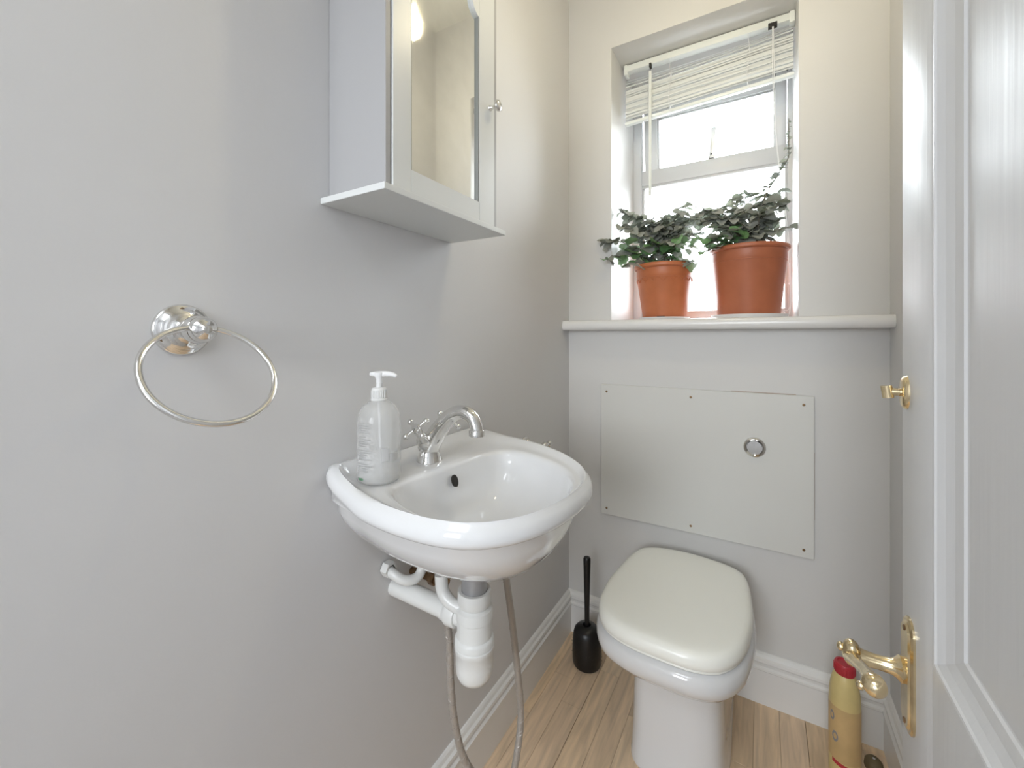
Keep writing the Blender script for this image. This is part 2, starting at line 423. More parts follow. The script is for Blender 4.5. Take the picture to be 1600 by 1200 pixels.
# ================================================================== TOILET
def closed_profile(pts, n=5): return [(p.x, p.y) for p in spline([(a, b, 0) for a, b in pts], n, True)]
LIDP = closed_profile([(.455, 1.012), (.52, 1.014), (.575, 1.037), (.612, 1.09), (.630, 1.16), (.637, 1.25), (.632, 1.34), (.622, 1.42), (.602, 1.463), (.55, 1.488), (.455, 1.503), (.375, 1.494), (.325, 1.474), (.295, 1.44), (.276, 1.36), (.264, 1.25), (.264, 1.17), (.276, 1.10), (.310, 1.045), (.375, 1.018)])
PEDP = closed_profile([(.455, 1.135), (.51, 1.138), (.550, 1.150), (.572, 1.185), (.577, 1.27), (.577, 1.40), (.577, 1.500), (.570, 1.5245), (.455, 1.5255), (.348, 1.5245), (.341, 1.500), (.341, 1.40), (.341, 1.27), (.346, 1.185), (.366, 1.150), (.40, 1.138)])
def resample_polar(P, c, n=96):
    out = []
    for k in range(n):
        a = 2 * PI * k / n; d = (math.cos(a), math.sin(a)); best = None
        for i in range(len(P)):
            p = P[i]; q = P[(i + 1) % len(P)]
            ex, ey = q[0] - p[0], q[1] - p[1]; den = d[0] * ey - d[1] * ex
            if abs(den) < 1e-12: continue
            fx, fy = p[0] - c[0], p[1] - c[1]
            t = (fx * ey - fy * ex) / den; u = (fx * d[1] - fy * d[0]) / den
            if t > 0 and -1e-6 <= u <= 1 + 1e-6: best = t if best is None else max(best, t)
        out.append(best)
    return out
def ring(bm, rad, c, z, k=1, off=0, n=96, ymax=None, zf=None):
    vs = []
    for i, r in enumerate(rad):
        a = 2 * PI * i / n; rr = r * k + off; x, y = c[0] + rr * math.cos(a), c[1] + rr * math.sin(a)
        if ymax: y = min(y, ymax)
        vs.append(bm.verts.new((x, y, z + (zf(x, y) if zf else 0))))
    return vs
TC = (.455, 1.28); LR = resample_polar(LIDP, TC); PR = resample_polar(PEDP, TC)
def mixr(t): return [a * (1 - t) + b * t for a, b in zip(PR, LR)]
wc = thing('toilet', 'white back-to-wall toilet with its thick lid closed', 'toilet', (.455, 1.30, 0))
bm = B(); rs = []
for z, t, off in [(0, 0, .006), (.012, 0, .006), (.02, 0, .003), (.10, 0, -.001), (.20, 0, -.004), (.27, 0, -.006), (.292, .03, -.006), (.300, .16, -.003), (.305, .42, 0), (.312, .66, 0), (.325, .86, .002), (.345, .98, .005), (.362, 1.0, .007), (.378, 1.0, .005), (.388, 1.0, -.002), (.392, 1.0, -.012)]:
    rs.append(ring(bm, mixr(t), TC, z, 1, off, ymax=1.5255))
skin(bm, rs, True, True); obj('pan', bm, CERAMIC, wc, 60)
bm = B(); rs = []
for z, off in [(.3925, -.02), (.3925, -.008), (.395, -.0055), (.398, -.0055), (.4005, -.008), (.4005, -.02)]: rs.append(ring(bm, LR, TC, z, 1, off, ymax=1.50))
skin(bm, rs, True, True); obj('seat', bm, LID, wc, 60)
bm = B(); rs = []
def dome(x, y): return 0
for z, off in [(.4010, -.02), (.4010, -.004), (.404, 0), (.416, 0), (.427, -.003), (.434, -.009), (.438, -.019), (.4395, -.035), (.4405, -.07), (.441, -.12)]: rs.append(ring(bm, LR, TC, z, 1, off))
rs.append([bm.verts.new((TC[0], TC[1], .4412))]); skin(bm, rs, True); obj('lid', bm, LID, wc, 60, label='pale cream plastic lid')
for x in (.40, .51): obj('hinge', lathe(B(), [(0, 0), (.010, 0), (.010, .026), (0, .026)], (x - .013, 1.512, .400), (1, 0, 0), 16), CHROME, wc)

# ================================================================== TOILET BRUSH
tb = thing('toilet_brush', 'black toilet brush in its black pot in the corner of the floor', 'toilet brush', (.128, 1.405, 0))
t = lathe(B(), [(0, .002), (.040, 0), (.046, .003), (.050, .012), (.051, .045), (.0495, .085), (.047, .108), (.043, .122), (.034, .132), (.014, .138), (.013, .128), (0, .125)], (.128, 1.405, 0), n=36)
obj('holder', t, BLACK, tb)
t = lathe(B(), [(.0085, .128), (.0085, .18), (.0098, .24), (.0115, .31), (.0130, .362), (.0125, .370), (.010, .374), (0, .3745)], (.128, 1.405, 0), n=20)
obj('handle', t, BLACK, tb)
random.seed(3); t = B()
for k in range(60):
    a = random.random() * 2 * PI; z = random.uniform(.02, .11); r = .0505 if z < .09 else .046
    p = Vector((.128 + r * math.cos(a), 1.405 + r * math.sin(a), z)); tube(t, [p - Vector((math.cos(a), math.sin(a), 0)) * .004, p + Vector((math.cos(a) * .003, math.sin(a) * .003, random.uniform(-.002, .002)))], .0006, 4)
obj('bristles', t, BLACK, tb, 0, kind='stuff')

# ================================================================== BASIN
CB = (.235, .640)
OUT = closed_profile([(.0005, .60), (.0005, .476), (.009, .460), (.035, .450), (.08, .440), (.14, .425), (.21, .417), (.28, .421), (.335, .441), (.378, .487), (.403, .55), (.412, .62), (.407, .685), (.382, .745), (.340, .795), (.285, .838), (.225, .870), (.16, .893), (.10, .904), (.045, .908), (.010, .903), (.0005, .885), (.0005, .78), (.0005, .69)])
INN = closed_profile([(.124, .67), (.118, .60), (.108, .545), (.115, .508), (.142, .484), (.19, .463), (.25, .450), (.305, .454), (.345, .476), (.371, .520), (.384, .575), (.386, .63), (.374, .685), (.345, .735), (.300, .773), (.25, .797), (.20, .810), (.160, .801), (.138, .770), (.130, .725)])
NB = 128
OR = resample_polar(OUT, CB, NB); IR = resample_polar(INN, CB, NB)
def bring(bm, rad, z, kx=1, ky=1, off=0, c=CB, ay=.655, bow=0):
    vs = []
    for i, r in enumerate(rad):
        a = 2 * PI * i / NB; rr = r + off; x, y = c[0] + rr * math.cos(a), c[1] + rr * math.sin(a)
        x = max(.0005, x * kx); y = ay + (y - ay) * ky
        vs.append(bm.verts.new((x, y, z + ((.026 if y < .6 else .014) * max(0, 1 - x / .13) ** 1.5 if z > .8665 and off > -.05 and not bow else 0))))
    return vs
bs = thing('wash_basin', 'small white ceramic basin hung on the left wall', 'basin', (.2, .655, .712))
bm = B(); rs = []
for z, kx, ky in [(.742, .50, .14), (.7435, .64, .28), (.750, .73, .42), (.765, .80, .56), (.790, .86, .70), (.815, .90, .80), (.838, .925, .86), (.858, .935, .885)]:
    rs.append(bring(bm, OR, z, kx, ky))
rs.append(bring(bm, OR, .8645, .945, .905)); rs.append(bring(bm, OR, .866, .965, .94))
for z, off in [(.868, -.011), (.871, -.0055), (.876, -.001), (.882, 0), (.889, -.001), (.896, -.004), (.9015, -.010)]: rs.append(bring(bm, OR, z, 1, 1, off))
# rim crest and ledge: blend between outer outline and bowl edge
def mixring(t, z, wall=0):
    return bring(bm, [(o - .010) * (1 - t) + i * t for o, i in zip(OR, IR)], z, bow=1 if t > .2 else 0)
rs.append(mixring(.10, .9045)); rs.append(mixring(.22, .9035)); rs.append(mixring(.38, .8975)); rs.append(mixring(.62, .8945)); rs.append(mixring(.85, .8945)); rs.append(mixring(.95, .8935))
CC = CB
for z, k in [(.8905, .985), (.885, .965), (.872, .94), (.852, .895), (.830, .82), (.810, .70), (.796, .53), (.787, .32), (.783, .14)]:
    rs.append([bm.verts.new((CC[0] - .01 * (1 - k) + IR[i] * k * math.cos(2 * PI * i / NB), CC[1] + IR[i] * k * math.sin(2 * PI * i / NB), z)) for i in range(NB)])
skin(bm, rs, True, True); obj('bowl', bm, CERAMIC, bs, 50)
t = lathe(B(), [(0, .0015), (.012, .002), (.019, .001), (.021, -.001), (.019, -.002)], (.225, .64, .7845), n=28); obj('drain', t, CHROME, bs)
t = lathe(B(), [(0, .0), (.0085, .0), (.0095, .0015), (.0090, -.002)], (.1385, .652, .8665), (1, 0, .35), 24, sx=.9, sy=1.25); obj('overflow_hole', t, DARK, bs, label='dark oval overflow hole')

# mixer tap
tp = thing('basin_mixer_tap', 'chrome mixer tap with cross handles on the basin ledge', 'tap', (.07, .655, .894))
TX, TY, TZ = .07, .655, .894
t = lathe(B(), [(0, 0), (.0265, 0), (.027, .003), (.0245, .006), (.0245, .010), (.0225, .013), (.0205, .024), (.0205, .034), (.021, .042), (.016, .056), (0, .060)], (TX, TY, TZ), n=32, sx=.98)
obj('body', t, CHROME, tp, 50)
sp = spline([(.066, TY, TZ + .022), (.080, TY, TZ + .045), (.104, TY, TZ + .076), (.132, TY, TZ + .101), (.158, TY, TZ + .108), (.178, TY, TZ + .100), (.187, TY, TZ + .084), (.189, TY, TZ + .074)], 7)
t = tube(B(), sp, [.0215, .0205, .0175, .0150, .0137, .0130, .0130, .0135], 24)
lathe(t, [(.0135, 0), (.0152, -.002), (.0152, -.012), (.0115, -.013), (.0115, -.008), (0, -.008)], (.189, TY, TZ + .078), n=24)
obj('spout', t, CHROME, tp, 50)
for s in (-1, 1):
    p0 = Vector((.070, TY + s * .006, TZ + .032)); p1 = Vector((.078, TY + .003 + s * .047, TZ + .073)); d = (p1 - p0).normalized()
    L = (p1 - p0).length
    t = lathe(B(), [(0, 0), (.014, 0), (.0145, .012), (.0150, .022), (.0130, .027), (.0095, .030), (.0075, .036), (.0085, L), (0, L)], p0, d, 24); neck = obj('valve_neck', t, CHROME, tp, 50)
    a, b, dd = frame_from(d); hc = p1 + d * .004
    t = B(); lathe(t, [(0, -.006), (.007, -.006), (.0085, 0), (.0075, .006), (.006, .009), (0, .0095)], hc, d, 20)
    for k in range(4):
        an = PI / 4 * .8 + k * PI / 2; v = a * math.cos(an) + b * math.sin(an)
        tube(t, spline([hc, hc + v * .010, hc + v * .021], 4), [.0046, .0034, .0040], 10); ball(t, hc + v * .0240, .0062, 12)
    obj('cross_handle', t, CHROME, tp, 50)
# soap dispenser
SX, SY, SZ = .073, .521, .8955
so = thing('soap_dispenser', 'clear pump bottle of hand soap on the left end of the basin', 'soap dispenser', (SX, SY, SZ))
t = lathe(B(), [(0, .001), (.030, 0), (.035, .002), (.038, .007), (.0385, .014), (.0375, .03), (.0375, .100), (.0365, .112), (.033, .124), (.027, .133), (.019, .139), (.0135, .1415), (.0125, .145), (0, .145)], (SX, SY, SZ), n=48)
obj('bottle', t, SOAP, so, 50)
GELM = soap_mat('pale_gel', .30)
t = lathe(B(), [(0, .003), (.033, .004), (.0355, .014), (.0350, .03), (.0350, .058), (0, .058)], (SX, SY, SZ), n=40); obj('soap', t, GELM, so, 50)
t = lathe(B(), [(0, .1415), (.0145, .1415), (.0145, .144), (.0130, .145), (.0130, .160), (.0115, .163), (.006, .1645), (.0055, .172), (0, .172)], (SX, SY, SZ), n=28)
for k in range(24):
    a = 2 * PI * k / 24; c, s = math.cos(a), math.sin(a); tube(t, [(SX + .0131 * c, SY + .0131 * s, SZ + .1455), (SX + .0131 * c, SY + .0131 * s, SZ + .1595)], .0007, 5)
obj('collar', t, mat('collar_plastic', (.74, .74, .73), .35), so, 50)
nd = Vector((.86, .51, 0)).normalized()
t = B(); lathe(t, [(.0055, .165), (.0055, .178), (.0075, .183), (.009, .186), (.0088, .190), (.004, .192), (0, .192)], (SX, SY, SZ), n=20)
pz = Vector((SX, SY, SZ + .1865)); tube(t, spline([pz - nd * .016 + Vector((0, 0, .001)), pz, pz + nd * .014 + Vector((0, 0, .001)), pz + nd * .026 - Vector((0, 0, .001)), pz + nd * .030 - Vector((0, 0, .004))], 5), [.003, .0062, .005, .004, .003], 12)
obj('pump_head', t, PUMP, so, 50)
t = tube(B(), [(SX, SY, SZ + .145), (SX + .002, SY, SZ + .10), (SX + .006, SY, SZ + .008)], .0028, 8); obj('dip_tube', t, PUMP, so)
# printed text block: small wavering lines running round the left side
def cyl_strip(bm, R, a0, a1, z0, z1, n=6, dz=0, cx=SX, cy=SY, cz=SZ):
    r1, r2 = [], []
    for k in range(n + 1):
        a = a0 + (a1 - a0) * k / n; c, s = math.cos(a), math.sin(a)
        r1.append(bm.verts.new((cx + R * c, cy + R * s, cz + z0 + dz * k / n))); r2.append(bm.verts.new((cx + R * c, cy + R * s, cz + z1 + dz * k / n)))
    for k in range(n): bm.faces.new((r1[k], r1[k + 1], r2[k + 1], r2[k]))
random.seed(21); t = B(); A0 = math.radians(256); A1 = math.radians(299)
for r in range(22):
    z = .022 + r * .0038; 
    if r in (5, 11, 17): continue
    a = A0 + random.uniform(0, .05); e = A1 - random.uniform(0, .35)
    while a < e:
        b_ = min(e, a + random.uniform(.05, .16)); cyl_strip(t, .0379, a, b_, z, z + random.uniform(.0011, .0018), 2); a = b_ + .022
cyl_strip(t, .0379, A0, A1, .106, .1067); 
obj('label_print', t, INK, so, 0, label='block of small grey print')
t = B(); cyl_strip(t, .0386, math.radians(258), math.radians(276), .010, .014); obj('recycling_mark', t, GINK, so, 0, label='small green printed mark')
t = B(); cyl_strip(t, .0379, math.radians(324), math.radians(342), .042, .064); cyl_strip(t, .0379, math.radians(345), math.radians(372), .040, .054)
obj('label_patch', t, mat('pale_print', (.55, .55, .55), .5), so, 0, label='pale printed patch')

# ================================================================== TRAP AND PIPES UNDER THE BASIN
tr = thing('bottle_trap', 'white plastic bottle trap and waste pipe under the basin', 'trap', (.2, .632, .50))
X0, Y0_ = .2, .632
t = lathe(B(), [(.0235, .760), (.0235, .672), (0, .672)], (X0, Y0_, 0), n=28); obj('tailpiece', t, GREYPL, tr, label='grey metal tailpiece')
t = lathe(B(), [(.024, .684), (.030, .684), (.031, .680), (.031, .664), (.029, .658), (.026, .655), (.0245, .640), (0, .64)], (X0, Y0_, 0), n=28); obj('top_nut', t, PVC, tr)
t = lathe(B(), [(.024, .662), (.027, .656), (.033, .652), (.034, .648), (.034, .634), (.032, .632), (.0325, .602), (.035, .600), (.0365, .597), (.0365, .588), (.034, .586), (0, .586)], (X0, Y0_, 0), n=36); obj('trap_body', t, PVC, tr, 30)
t = B(); lathe(t, [(.034, .586), (.0365, .584), (.0365, .577), (.0350, .575), (.0345, .550), (.0335, .535), (.029, .525), (.020, .520), (0, .519)], (X0, Y0_, 0), n=36)
obj('trap_cup', t, PVC, tr, 40)
zo = .628
t = lathe(B(), [(.018, 0), (.0225, 0), (.024, .004), (.024, .020), (.021, .026), (.0195, .028), (.0195, .035), (.018, .036)], (X0 - .033, Y0_ - .004, zo), (-1, 0, 0), 24); obj('outlet_nut', t, PVC, tr, 30)
t = tube(B(), [(X0 - .02, Y0_ - .004, zo), (.0, Y0_ - .004, zo + .004)], .0185, 24); obj('waste_pipe', t, PVC, tr, 40)
# small outlet elbow and pipe above: second white fitting
t = tube(B(), spline([(X0 - .022, Y0_ - .012, .648), (X0 - .045, Y0_ - .016, .655), (X0 - .062, Y0_ - .016, .672), (X0 - .066, Y0_ - .016, .70)], 5), .012, 16)
obj('inlet_spigot', t, PVC, tr, 50)
op = thing('overflow_pipe', 'bent white pipe with compression nuts beside the trap under the basin', 'pipe', (0, .60, .665))
t = tube(B(), spline([(0.001, .602, .682), (.025, .602, .675), (.045, .612, .664), (.058, .632, .664), (.060, .645, .680), (.060, .648, .72)], 6), .0098, 16); obj('pipe', t, PVC, op, 50)
t = lathe(B(), [(.010, 0), (.0155, 0), (.0155, .016), (.010, .016)], (.002, .602, .682), (1, 0, 0), 6); obj('wall_nut', t, PVC, op, 20)
t = lathe(B(), [(.010, 0), (.0165, 0), (.0165, .022), (.010, .022)], (.060, .648, .686), n=8); obj('top_nut', t, OLDCHROME, op, 20)
sv = thing('service_valve', 'tarnished brass valve on the water supply under the basin', 'valve', (.085, .674, .64))
t = tube(B(), [(.001, .676, .641), (.06, .676, .641)], .0075, 14); obj('supply_pipe', t, OLDBRASS, sv)
t = B(); lathe(t, [(0, 0), (.013, 0), (.013, .014), (.0095, .015), (.0095, .026), (.0135, .027), (.0135, .042), (0, .042)], (.055, .676, .641), (1, 0, 0), 6)
lathe(t, [(0, .0), (.009, 0), (.009, .020), (.0115, .021), (.0115, .036), (0, .036)], (.085, .676, .641), (0, 0, 1), 6)
obj('valve_body', t, OLDBRASS, sv, 20)
t = B(); lathe(t, [(0, 0), (.0085, 0), (.0085, .012), (.005, .013), (0, .013)], (.085, .674, .653), (.3, -.9, .3), 16); ball(t, (.09, .657, .667), .006, 10); obj('valve_cap', t, CHROME, sv)
tube_pts = spline([(.090, .676, .642), (.108, .660, .608), (.12, .657, .55), (.12, .662, .46), (.122, .670, .38), (.13, .69, .29), (.145, .726, .215), (.168, .755, .175), (.19, .775, .185), (.2, .79, .25), (.2, .806, .32), (.2, .79, .43), (.2, .768, .546), (.198, .745, .66), (.195, .738, .735)], 10)
ho = thing('braided_hose', 'grey braided flexible hose looping down from under the basin', 'hose', (.12, .66, .17))
t = tube(B(), tube_pts, .0072, 14); hb = obj('hose', t, HOSE, ho, 50)
t = B(); wr = []
N = len(tube_pts)
for sgn, ph in ((1, 0), (-1, .5), (1, .5), (-1, 0)):
    P = []; acc = 0
    for i in range(N - 1):
        a_, b_ = tube_pts[i], tube_pts[i + 1]; L = (b_ - a_).length; m_ = 3
        dv = (b_ - a_).normalized(); u, v, _ = frame_from(dv) if abs(dv.z) < .95 else (Vector((1, 0, 0)), Vector((0, 1, 0)), dv)
        u = Vector((1, 0, 0)); u = (u - dv * u.dot(dv)).normalized(); v = dv.cross(u)
        for q in range(m_):
            s_ = acc + L * q / m_; an = sgn * s_ / .026 * 2 * PI + ph * PI; P.append(a_.lerp(b_, q / m_) + (u * math.cos(an) + v * math.sin(an)) * .0071)
        acc += L
    tube(t, P, .0008, 4)
obj('braid', t, HOSE, ho, 0, kind='stuff')

# ================================================================== MIRROR CABINET
cb = thing('mirror_cabinet', 'white wall cabinet with a mirrored door above the basin', 'cabinet', (0, .635, 1.375))
ZT = 1.93
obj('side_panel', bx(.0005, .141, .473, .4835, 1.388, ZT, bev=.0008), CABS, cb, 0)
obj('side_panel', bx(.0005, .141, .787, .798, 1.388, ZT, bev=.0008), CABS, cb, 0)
obj('back_panel', bx(.0005, .006, .4835, .787, 1.388, ZT), CABP, cb, 0)
obj('bottom_board', bx(.0005, .157, .456, .812, 1.377, 1.388, bev=.0012), CABP, cb, 0)
obj('top_board', bx(.0005, .160, .453, .818, ZT, ZT + .014, bev=.002), CABP, cb, 0)
DY0, DY1, DZ0, DZ1 = .4863, .7845, 1.391, ZT - .003
my0, my1, mz0, mz1 = .527, .728, 1.432, 1.850
dr = obj('door', bx(.126, .1345, DY0, DY1, DZ0, DZ1), CABP, cb, 0)
def part_of(name, bm, m, par, **k): return obj(name, bm, m, par, **k)
obj('stile', bx(.1345, .144, DY0, my0 - .0004, DZ0, DZ1, bev=.0003, seg=1), CABP, dr, 0)
obj('stile', bx(.1345, .144, my1 + .0004, DY1, DZ0, DZ1, bev=.0003, seg=1), CABP, dr, 0)
obj('rail', bx(.1345, .144, my0, my1, DZ0, mz0, bev=.0003, seg=1), CABP, dr, 0)
# top rail with clipped, curved corners
t = B(); pts = [(my0, DZ1), (my1, DZ1), (my1, mz1 - .030)]
for k in range(9): a = k / 8 * PI / 2; pts.append((my1 - .026 * math.sin(a) * 1.0, mz1 - .030 + .026 * (1 - math.cos(a)) + .004 * (k / 8)))
for k in range(9): a = (1 - k / 8) * PI / 2; pts.append((my0 + .026 * math.sin(a), mz1 - .030 + .026 * (1 - math.cos(a)) + .004 * (1 - k / 8)))
pts = [p for i, p in enumerate(pts) if i == 0 or (abs(p[0] - pts[i - 1][0]) + abs(p[1] - pts[i - 1][1])) > 1e-6]
r1 = [t.verts.new((.1345, y, z)) for y, z in pts]; r2 = [t.verts.new((.144, y, z)) for y, z in pts]; skin(t, [r1, r2], True, True); obj('rail', t, CABP, dr, 0)
# bead round the glass and the mirror itself
GB = mat('grey_bead', (.30, .31, .30), .4)
obj('bead', bx(.1345, .1425, my1 - .003, my1 + .0004, mz0, mz1 - .03), GB, dr, 0)
obj('bead', bx(.1345, .1425, my0 - .0004, my0 + .003, mz0, mz1 - .03), GB, dr, 0)
obj('mirror', bx(.1348, .1375, my0, my1, mz0, mz1 - .001), MIRROR, dr, 0, label='mirror glass')
t = lathe(B(), [(.0065, 0), (.0060, .002), (.0035, .005), (.0035, .013), (.006, .016), (.0105, .018), (.0120, .021), (.0110, .024), (.006, .0265), (0, .027)], (.144, .768, 1.648), (1, 0, 0), 24); obj('knob', t, CHROME, dr, 50, label='small round chrome knob')

# ================================================================== TOWEL RING
rg = thing('towel_ring', 'chrome towel ring on a round rose on the left wall', 'towel ring', (0, .255, 1.158))
t = lathe(B(), [(.0335, 0), (.0335, .002), (.031, .0045), (.0275, .0055), (.026, .0085), (.020, .011), (.0135, .013), (.0105, .018), (.0100, .030), (.0125, .036), (0, .036)], (.0005, .255, 1.158), (1, 0, 0), 40)
ro = obj('rose', t, CHROME, rg, 50)
for yy, zz in ((.253, 1.184), (.232, 1.146), (.280, 1.148)):
    t = lathe(B(), [(0, .001), (.0028, .0012), (.0036, 0)], (.0052, yy, zz), (1, 0, 0), 12); obj('screw', t, OLDBRASS, ro)
t = B(); lathe(t, [(0, 0), (.0125, 0), (.0165, .003), (.0180, .008), (.0165, .015), (.0150, .018), (.0165, .020), (.0150, .027), (.010, .032), (.006, .034), (.0045, .037), (0, .038)], (.034, .255, 1.158), (1, 0, 0), 32)
obj('boss', t, CHROME, rg, 50)
t = B()
rn = Vector((math.cos(.644), -.037, math.sin(.644))).normalized(); ru = Vector((0, 0, 1)).cross(rn).normalized(); rv = rn.cross(ru)
P = [Vector((.0954, .2491, 1.1060)) + (ru * math.cos(2 * PI * k / 96) + rv * math.sin(2 * PI * k / 96)) * .0682 for k in range(96)]
tube(t, P, .0037, 12, closed=True); obj('ring', t, CHROME, rg, 80)

# ================================================================== TOILET ROLL HOLDER
th_ = thing('toilet_roll_holder', 'empty chrome toilet roll holder on the wall behind the basin', 'toilet roll holder', (0, 1.19, .80))
t = lathe(B(), [(.021, 0), (.021, .003), (.018, .006), (.008, .008), (.0065, .02), (.0065, .045), (0, .05)], (.0005, 1.182, .806), (1, 0, 0), 28); ball(t, (.012, 1.182, .812), .012, 12); obj('rose', t, CHROME, th_, 50)
t = B(); tube(t, spline([(.045, 1.182, .806), (.062, 1.182, .806), (.068, 1.190, .806), (.068, 1.205, .805), (.066, 1.225, .803)], 5), .0055, 12); ball(t, (.068, 1.190, .806), .011, 14); ball(t, (.066, 1.228, .803), .0105, 14)
obj('arm', t, CHROME, th_, 50)

# ================================================================== POTS AND PLANTS
def pot(cx, cy, zb, rb, rt, h, m, label, scallop):
    p = thing('plant_pot', label, 'plant pot', (cx, cy, zb))
    lip = .012 if not scallop else .013
    prof = [(0, .002), (rb - .006, 0), (rb - .001, .002), (rb, .006), (rt * .965, h - .045), (rt * .965 + .001, h - .043), (rt * .97, h - lip - .004), (rt + .002, h - lip - .003), (rt + .006, h - lip + .001), (rt + .006, h - .004), (rt + .003, h), (rt - .006, h), (rt - .010, h - .008), (rt * .9, h - .02), (0, h - .02)]
    t = lathe(B(), prof, (cx, cy, zb), n=64); obj('pot', t, m, p, 30)
    t = lathe(B(), [(0, h - .017), (rt * .5, h - .016), (rt * .895, h - .019), (rt * .9, h - .03)], (cx, cy, zb), n=32); obj('soil', t, SOIL, p, 50)
    def R(z): return rb + (rt * .965 - rb) * (z - .006) / (h - .051)
    t = B(); zr = h - .050
    tube(t, [(cx + (R(zr) + .0004) * math.cos(a), cy + (R(zr) + .0004) * math.sin(a), zb + zr) for a in [2 * PI * k / 64 for k in range(64)]], .0016, 6, closed=True)
    obj('moulded_band', t, m, p, 60); t = B()
    if scallop:
        for k in range(18):
            a0 = 2 * PI * k / 18; pts = []
            for q in range(9):
                s = q / 8; a = a0 + s * 2 * PI / 18 * .86; z = zr - .016 + .012 * math.sin(PI * s); pts.append((cx + (R(z) + .0006) * math.cos(a), cy + (R(z) + .0006) * math.sin(a), zb + z))
            tube(t, pts, .0017, 5)
            
        obj('scallop_band', t, m, p, 60, kind='stuff'); t = B()
        tube(t, [(cx + (R(.012) + .0004) * math.cos(a), cy + (R(.012) + .0004) * math.sin(a), zb + .012) for a in [2 * PI * k / 64 for k in range(64)]], .001, 6, closed=True)
        obj('moulded_band', t, m, p, 60)
        t = B(); cyl_strip(t, rb + .0006, math.radians(262), math.radians(282), .0015, .010, 6, cx=cx, cy=cy, cz=zb); obj('drain_slot', t, DARK, p, 0)
    return p
def saucer(cx, cy, r, label, h=.010, notch=0):
    t = lathe(B(), [(0, 0), (r - .012, 0), (r - .008, .001), (r - .001, h - .002), (r, h), (r - .003, h), (r - .010, .0035), (0, .003)], (cx, cy, 1.2083), n=56)
    return obj('saucer', t, SAUCER, None, 40, loc=(cx, cy, 1.2083), label=label, cat='saucer')
PA = (.340, 1.655); PB = (.615, 1.668)
saucer(*PA, .090, 'low white saucer under the smaller terracotta pot', .011)
saucer(*PB, .118, 'wide white saucer under the larger terracotta pot', .014)
pot(*PA, 1.2120, .077, .103, .203, TERRA1, 'smaller terracotta plastic pot with a scalloped band, left on the sill', True)
pot(*PB, 1.2116, .095, .118, .240, TERRA2, 'larger plain terracotta plastic pot, right on the sill', False)

def leaf_mesh(seed, scale=1.0, curl=.2):
    rnd = random.Random(seed); bm = B(); N = 14; rings = []
    mid = []
    for i in range(N // 2 + 1): pass
    c = bm.verts.new((.5 * scale, 0, 0)); o = []
    for k in range(18):
        a = 2 * PI * k / 18; r = .5 * (1 + (.10 if k % 2 else -.02)); x = .5 + r * math.cos(a) * 1.0; y = r * math.sin(a) * .92
        if k == 9: x += .06
        z = abs(y) * .35 - curl * (x * x) * .9 + rnd.uniform(-.03, .03)
        o.append(bm.verts.new((x * scale, y * scale, z * scale)))
    i_ = []
    for k in range(18):
        a = 2 * PI * k / 18; x = .5 + .27 * math.cos(a); y = .27 * math.sin(a) * .8; z = abs(y) * .30 - curl * (x * x) * .9 + rnd.uniform(-.015, .015)
        i_.append(bm.verts.new((x * scale, y * scale, z * scale)))
    c.co.z = -curl * .22 * scale - .02 * scale
    for k in range(18):
        j = (k + 1) % 18; bm.faces.new((c, i_[k], i_[j])); bm.faces.new((i_[k], o[k], o[j], i_[j]))
    me = bpy.data.meshes.new('leaf'); bm.to_mesh(me); bm.free()
    for p in me.polygons: p.use_smooth = True
    return me
LM = {}
for mi, m_ in enumerate((LEAFA, LEAFB, LEAFC)):
    for s in range(3):
        me = leaf_mesh(s * 7 + mi, 1.0, (.15, .45, .75)[s]); me.materials.append(m_); LM[(mi, s)] = me
def clampp(p):
    if p.y > 1.54: p.x = min(max(p.x, .186), .734)
    p.y = min(p.y, 1.80); p.z = max(p.z, 1.25)
    return p
def add_leaf(par, p, d, size, mi, rnd):
    me = LM[(mi, rnd.randrange(3))]
    o = bpy.data.objects.new('leaf', me); COL.objects.link(o); o.parent = par
    d = Vector(d).normalized(); up = Vector((rnd.uniform(-.5, .5), rnd.uniform(-.9, .1), .9)); y = up.cross(d)
    if y.length < .05: y = Vector((0, 1, 0))
    y.normalize(); z = d.cross(y)
    M = Matrix((d, y, z)).transposed().to_4x4()
    o.matrix_local = Matrix.Translation(p - ORG[par.name]) @ M @ Matrix.Diagonal((size, size, size, 1))
def plant(cx, cy, zs, tips, label, seed, green):
    rnd = random.Random(seed); p = thing('trailing_plant', label, 'plant', (cx, cy, zs)); cnt = 0
    for tx, ty, tz in tips:
        b = Vector((cx + rnd.uniform(-.04, .04), cy + rnd.uniform(-.04, .03), zs)); tip = Vector((tx, ty, tz))
        mid = b.lerp(tip, .5) + Vector((0, 0, .018 + .25 * max(0, (tip - b).length - .12)))
        P = [clampp(q) for q in spline([b, mid, tip], 8)]
        t = tube(B(), P, [.0022, .0012], 6); obj('stem', t, STEM, p, 60)
        nl = max(6, int((tip - b).length / .0125))
        for k in range(nl):
            s = .22 + .78 * (k + rnd.random() * .6) / nl; s = min(s, 1); i = min(int(s * (len(P) - 1)), len(P) - 2); q = P[i].lerp(P[i + 1], s * (len(P) - 1) - i)
            a = rnd.random() * 2 * PI; d = Vector((math.cos(a), math.sin(a) - .35, rnd.uniform(-.35, .35)))
            size = rnd.uniform(.022, .044) if rnd.random() < .85 else rnd.uniform(.045, .060); e = q + d.normalized() * size
            if e.y > 1.53 and (e.x < .174 or e.x > .748): d.x = -d.x
            if q.z < zs + .05: d.z = abs(d.z)
            g = green(q, rnd); add_leaf(p, q, d, size, g, rnd); cnt += 1
    return p
def gA(q, r): return 1 if (q.z < 1.50 and r.random() < .55) else (2 if r.random() < .3 else 0)  # lower leaves often get the lit-looking green
rA = random.Random(4)
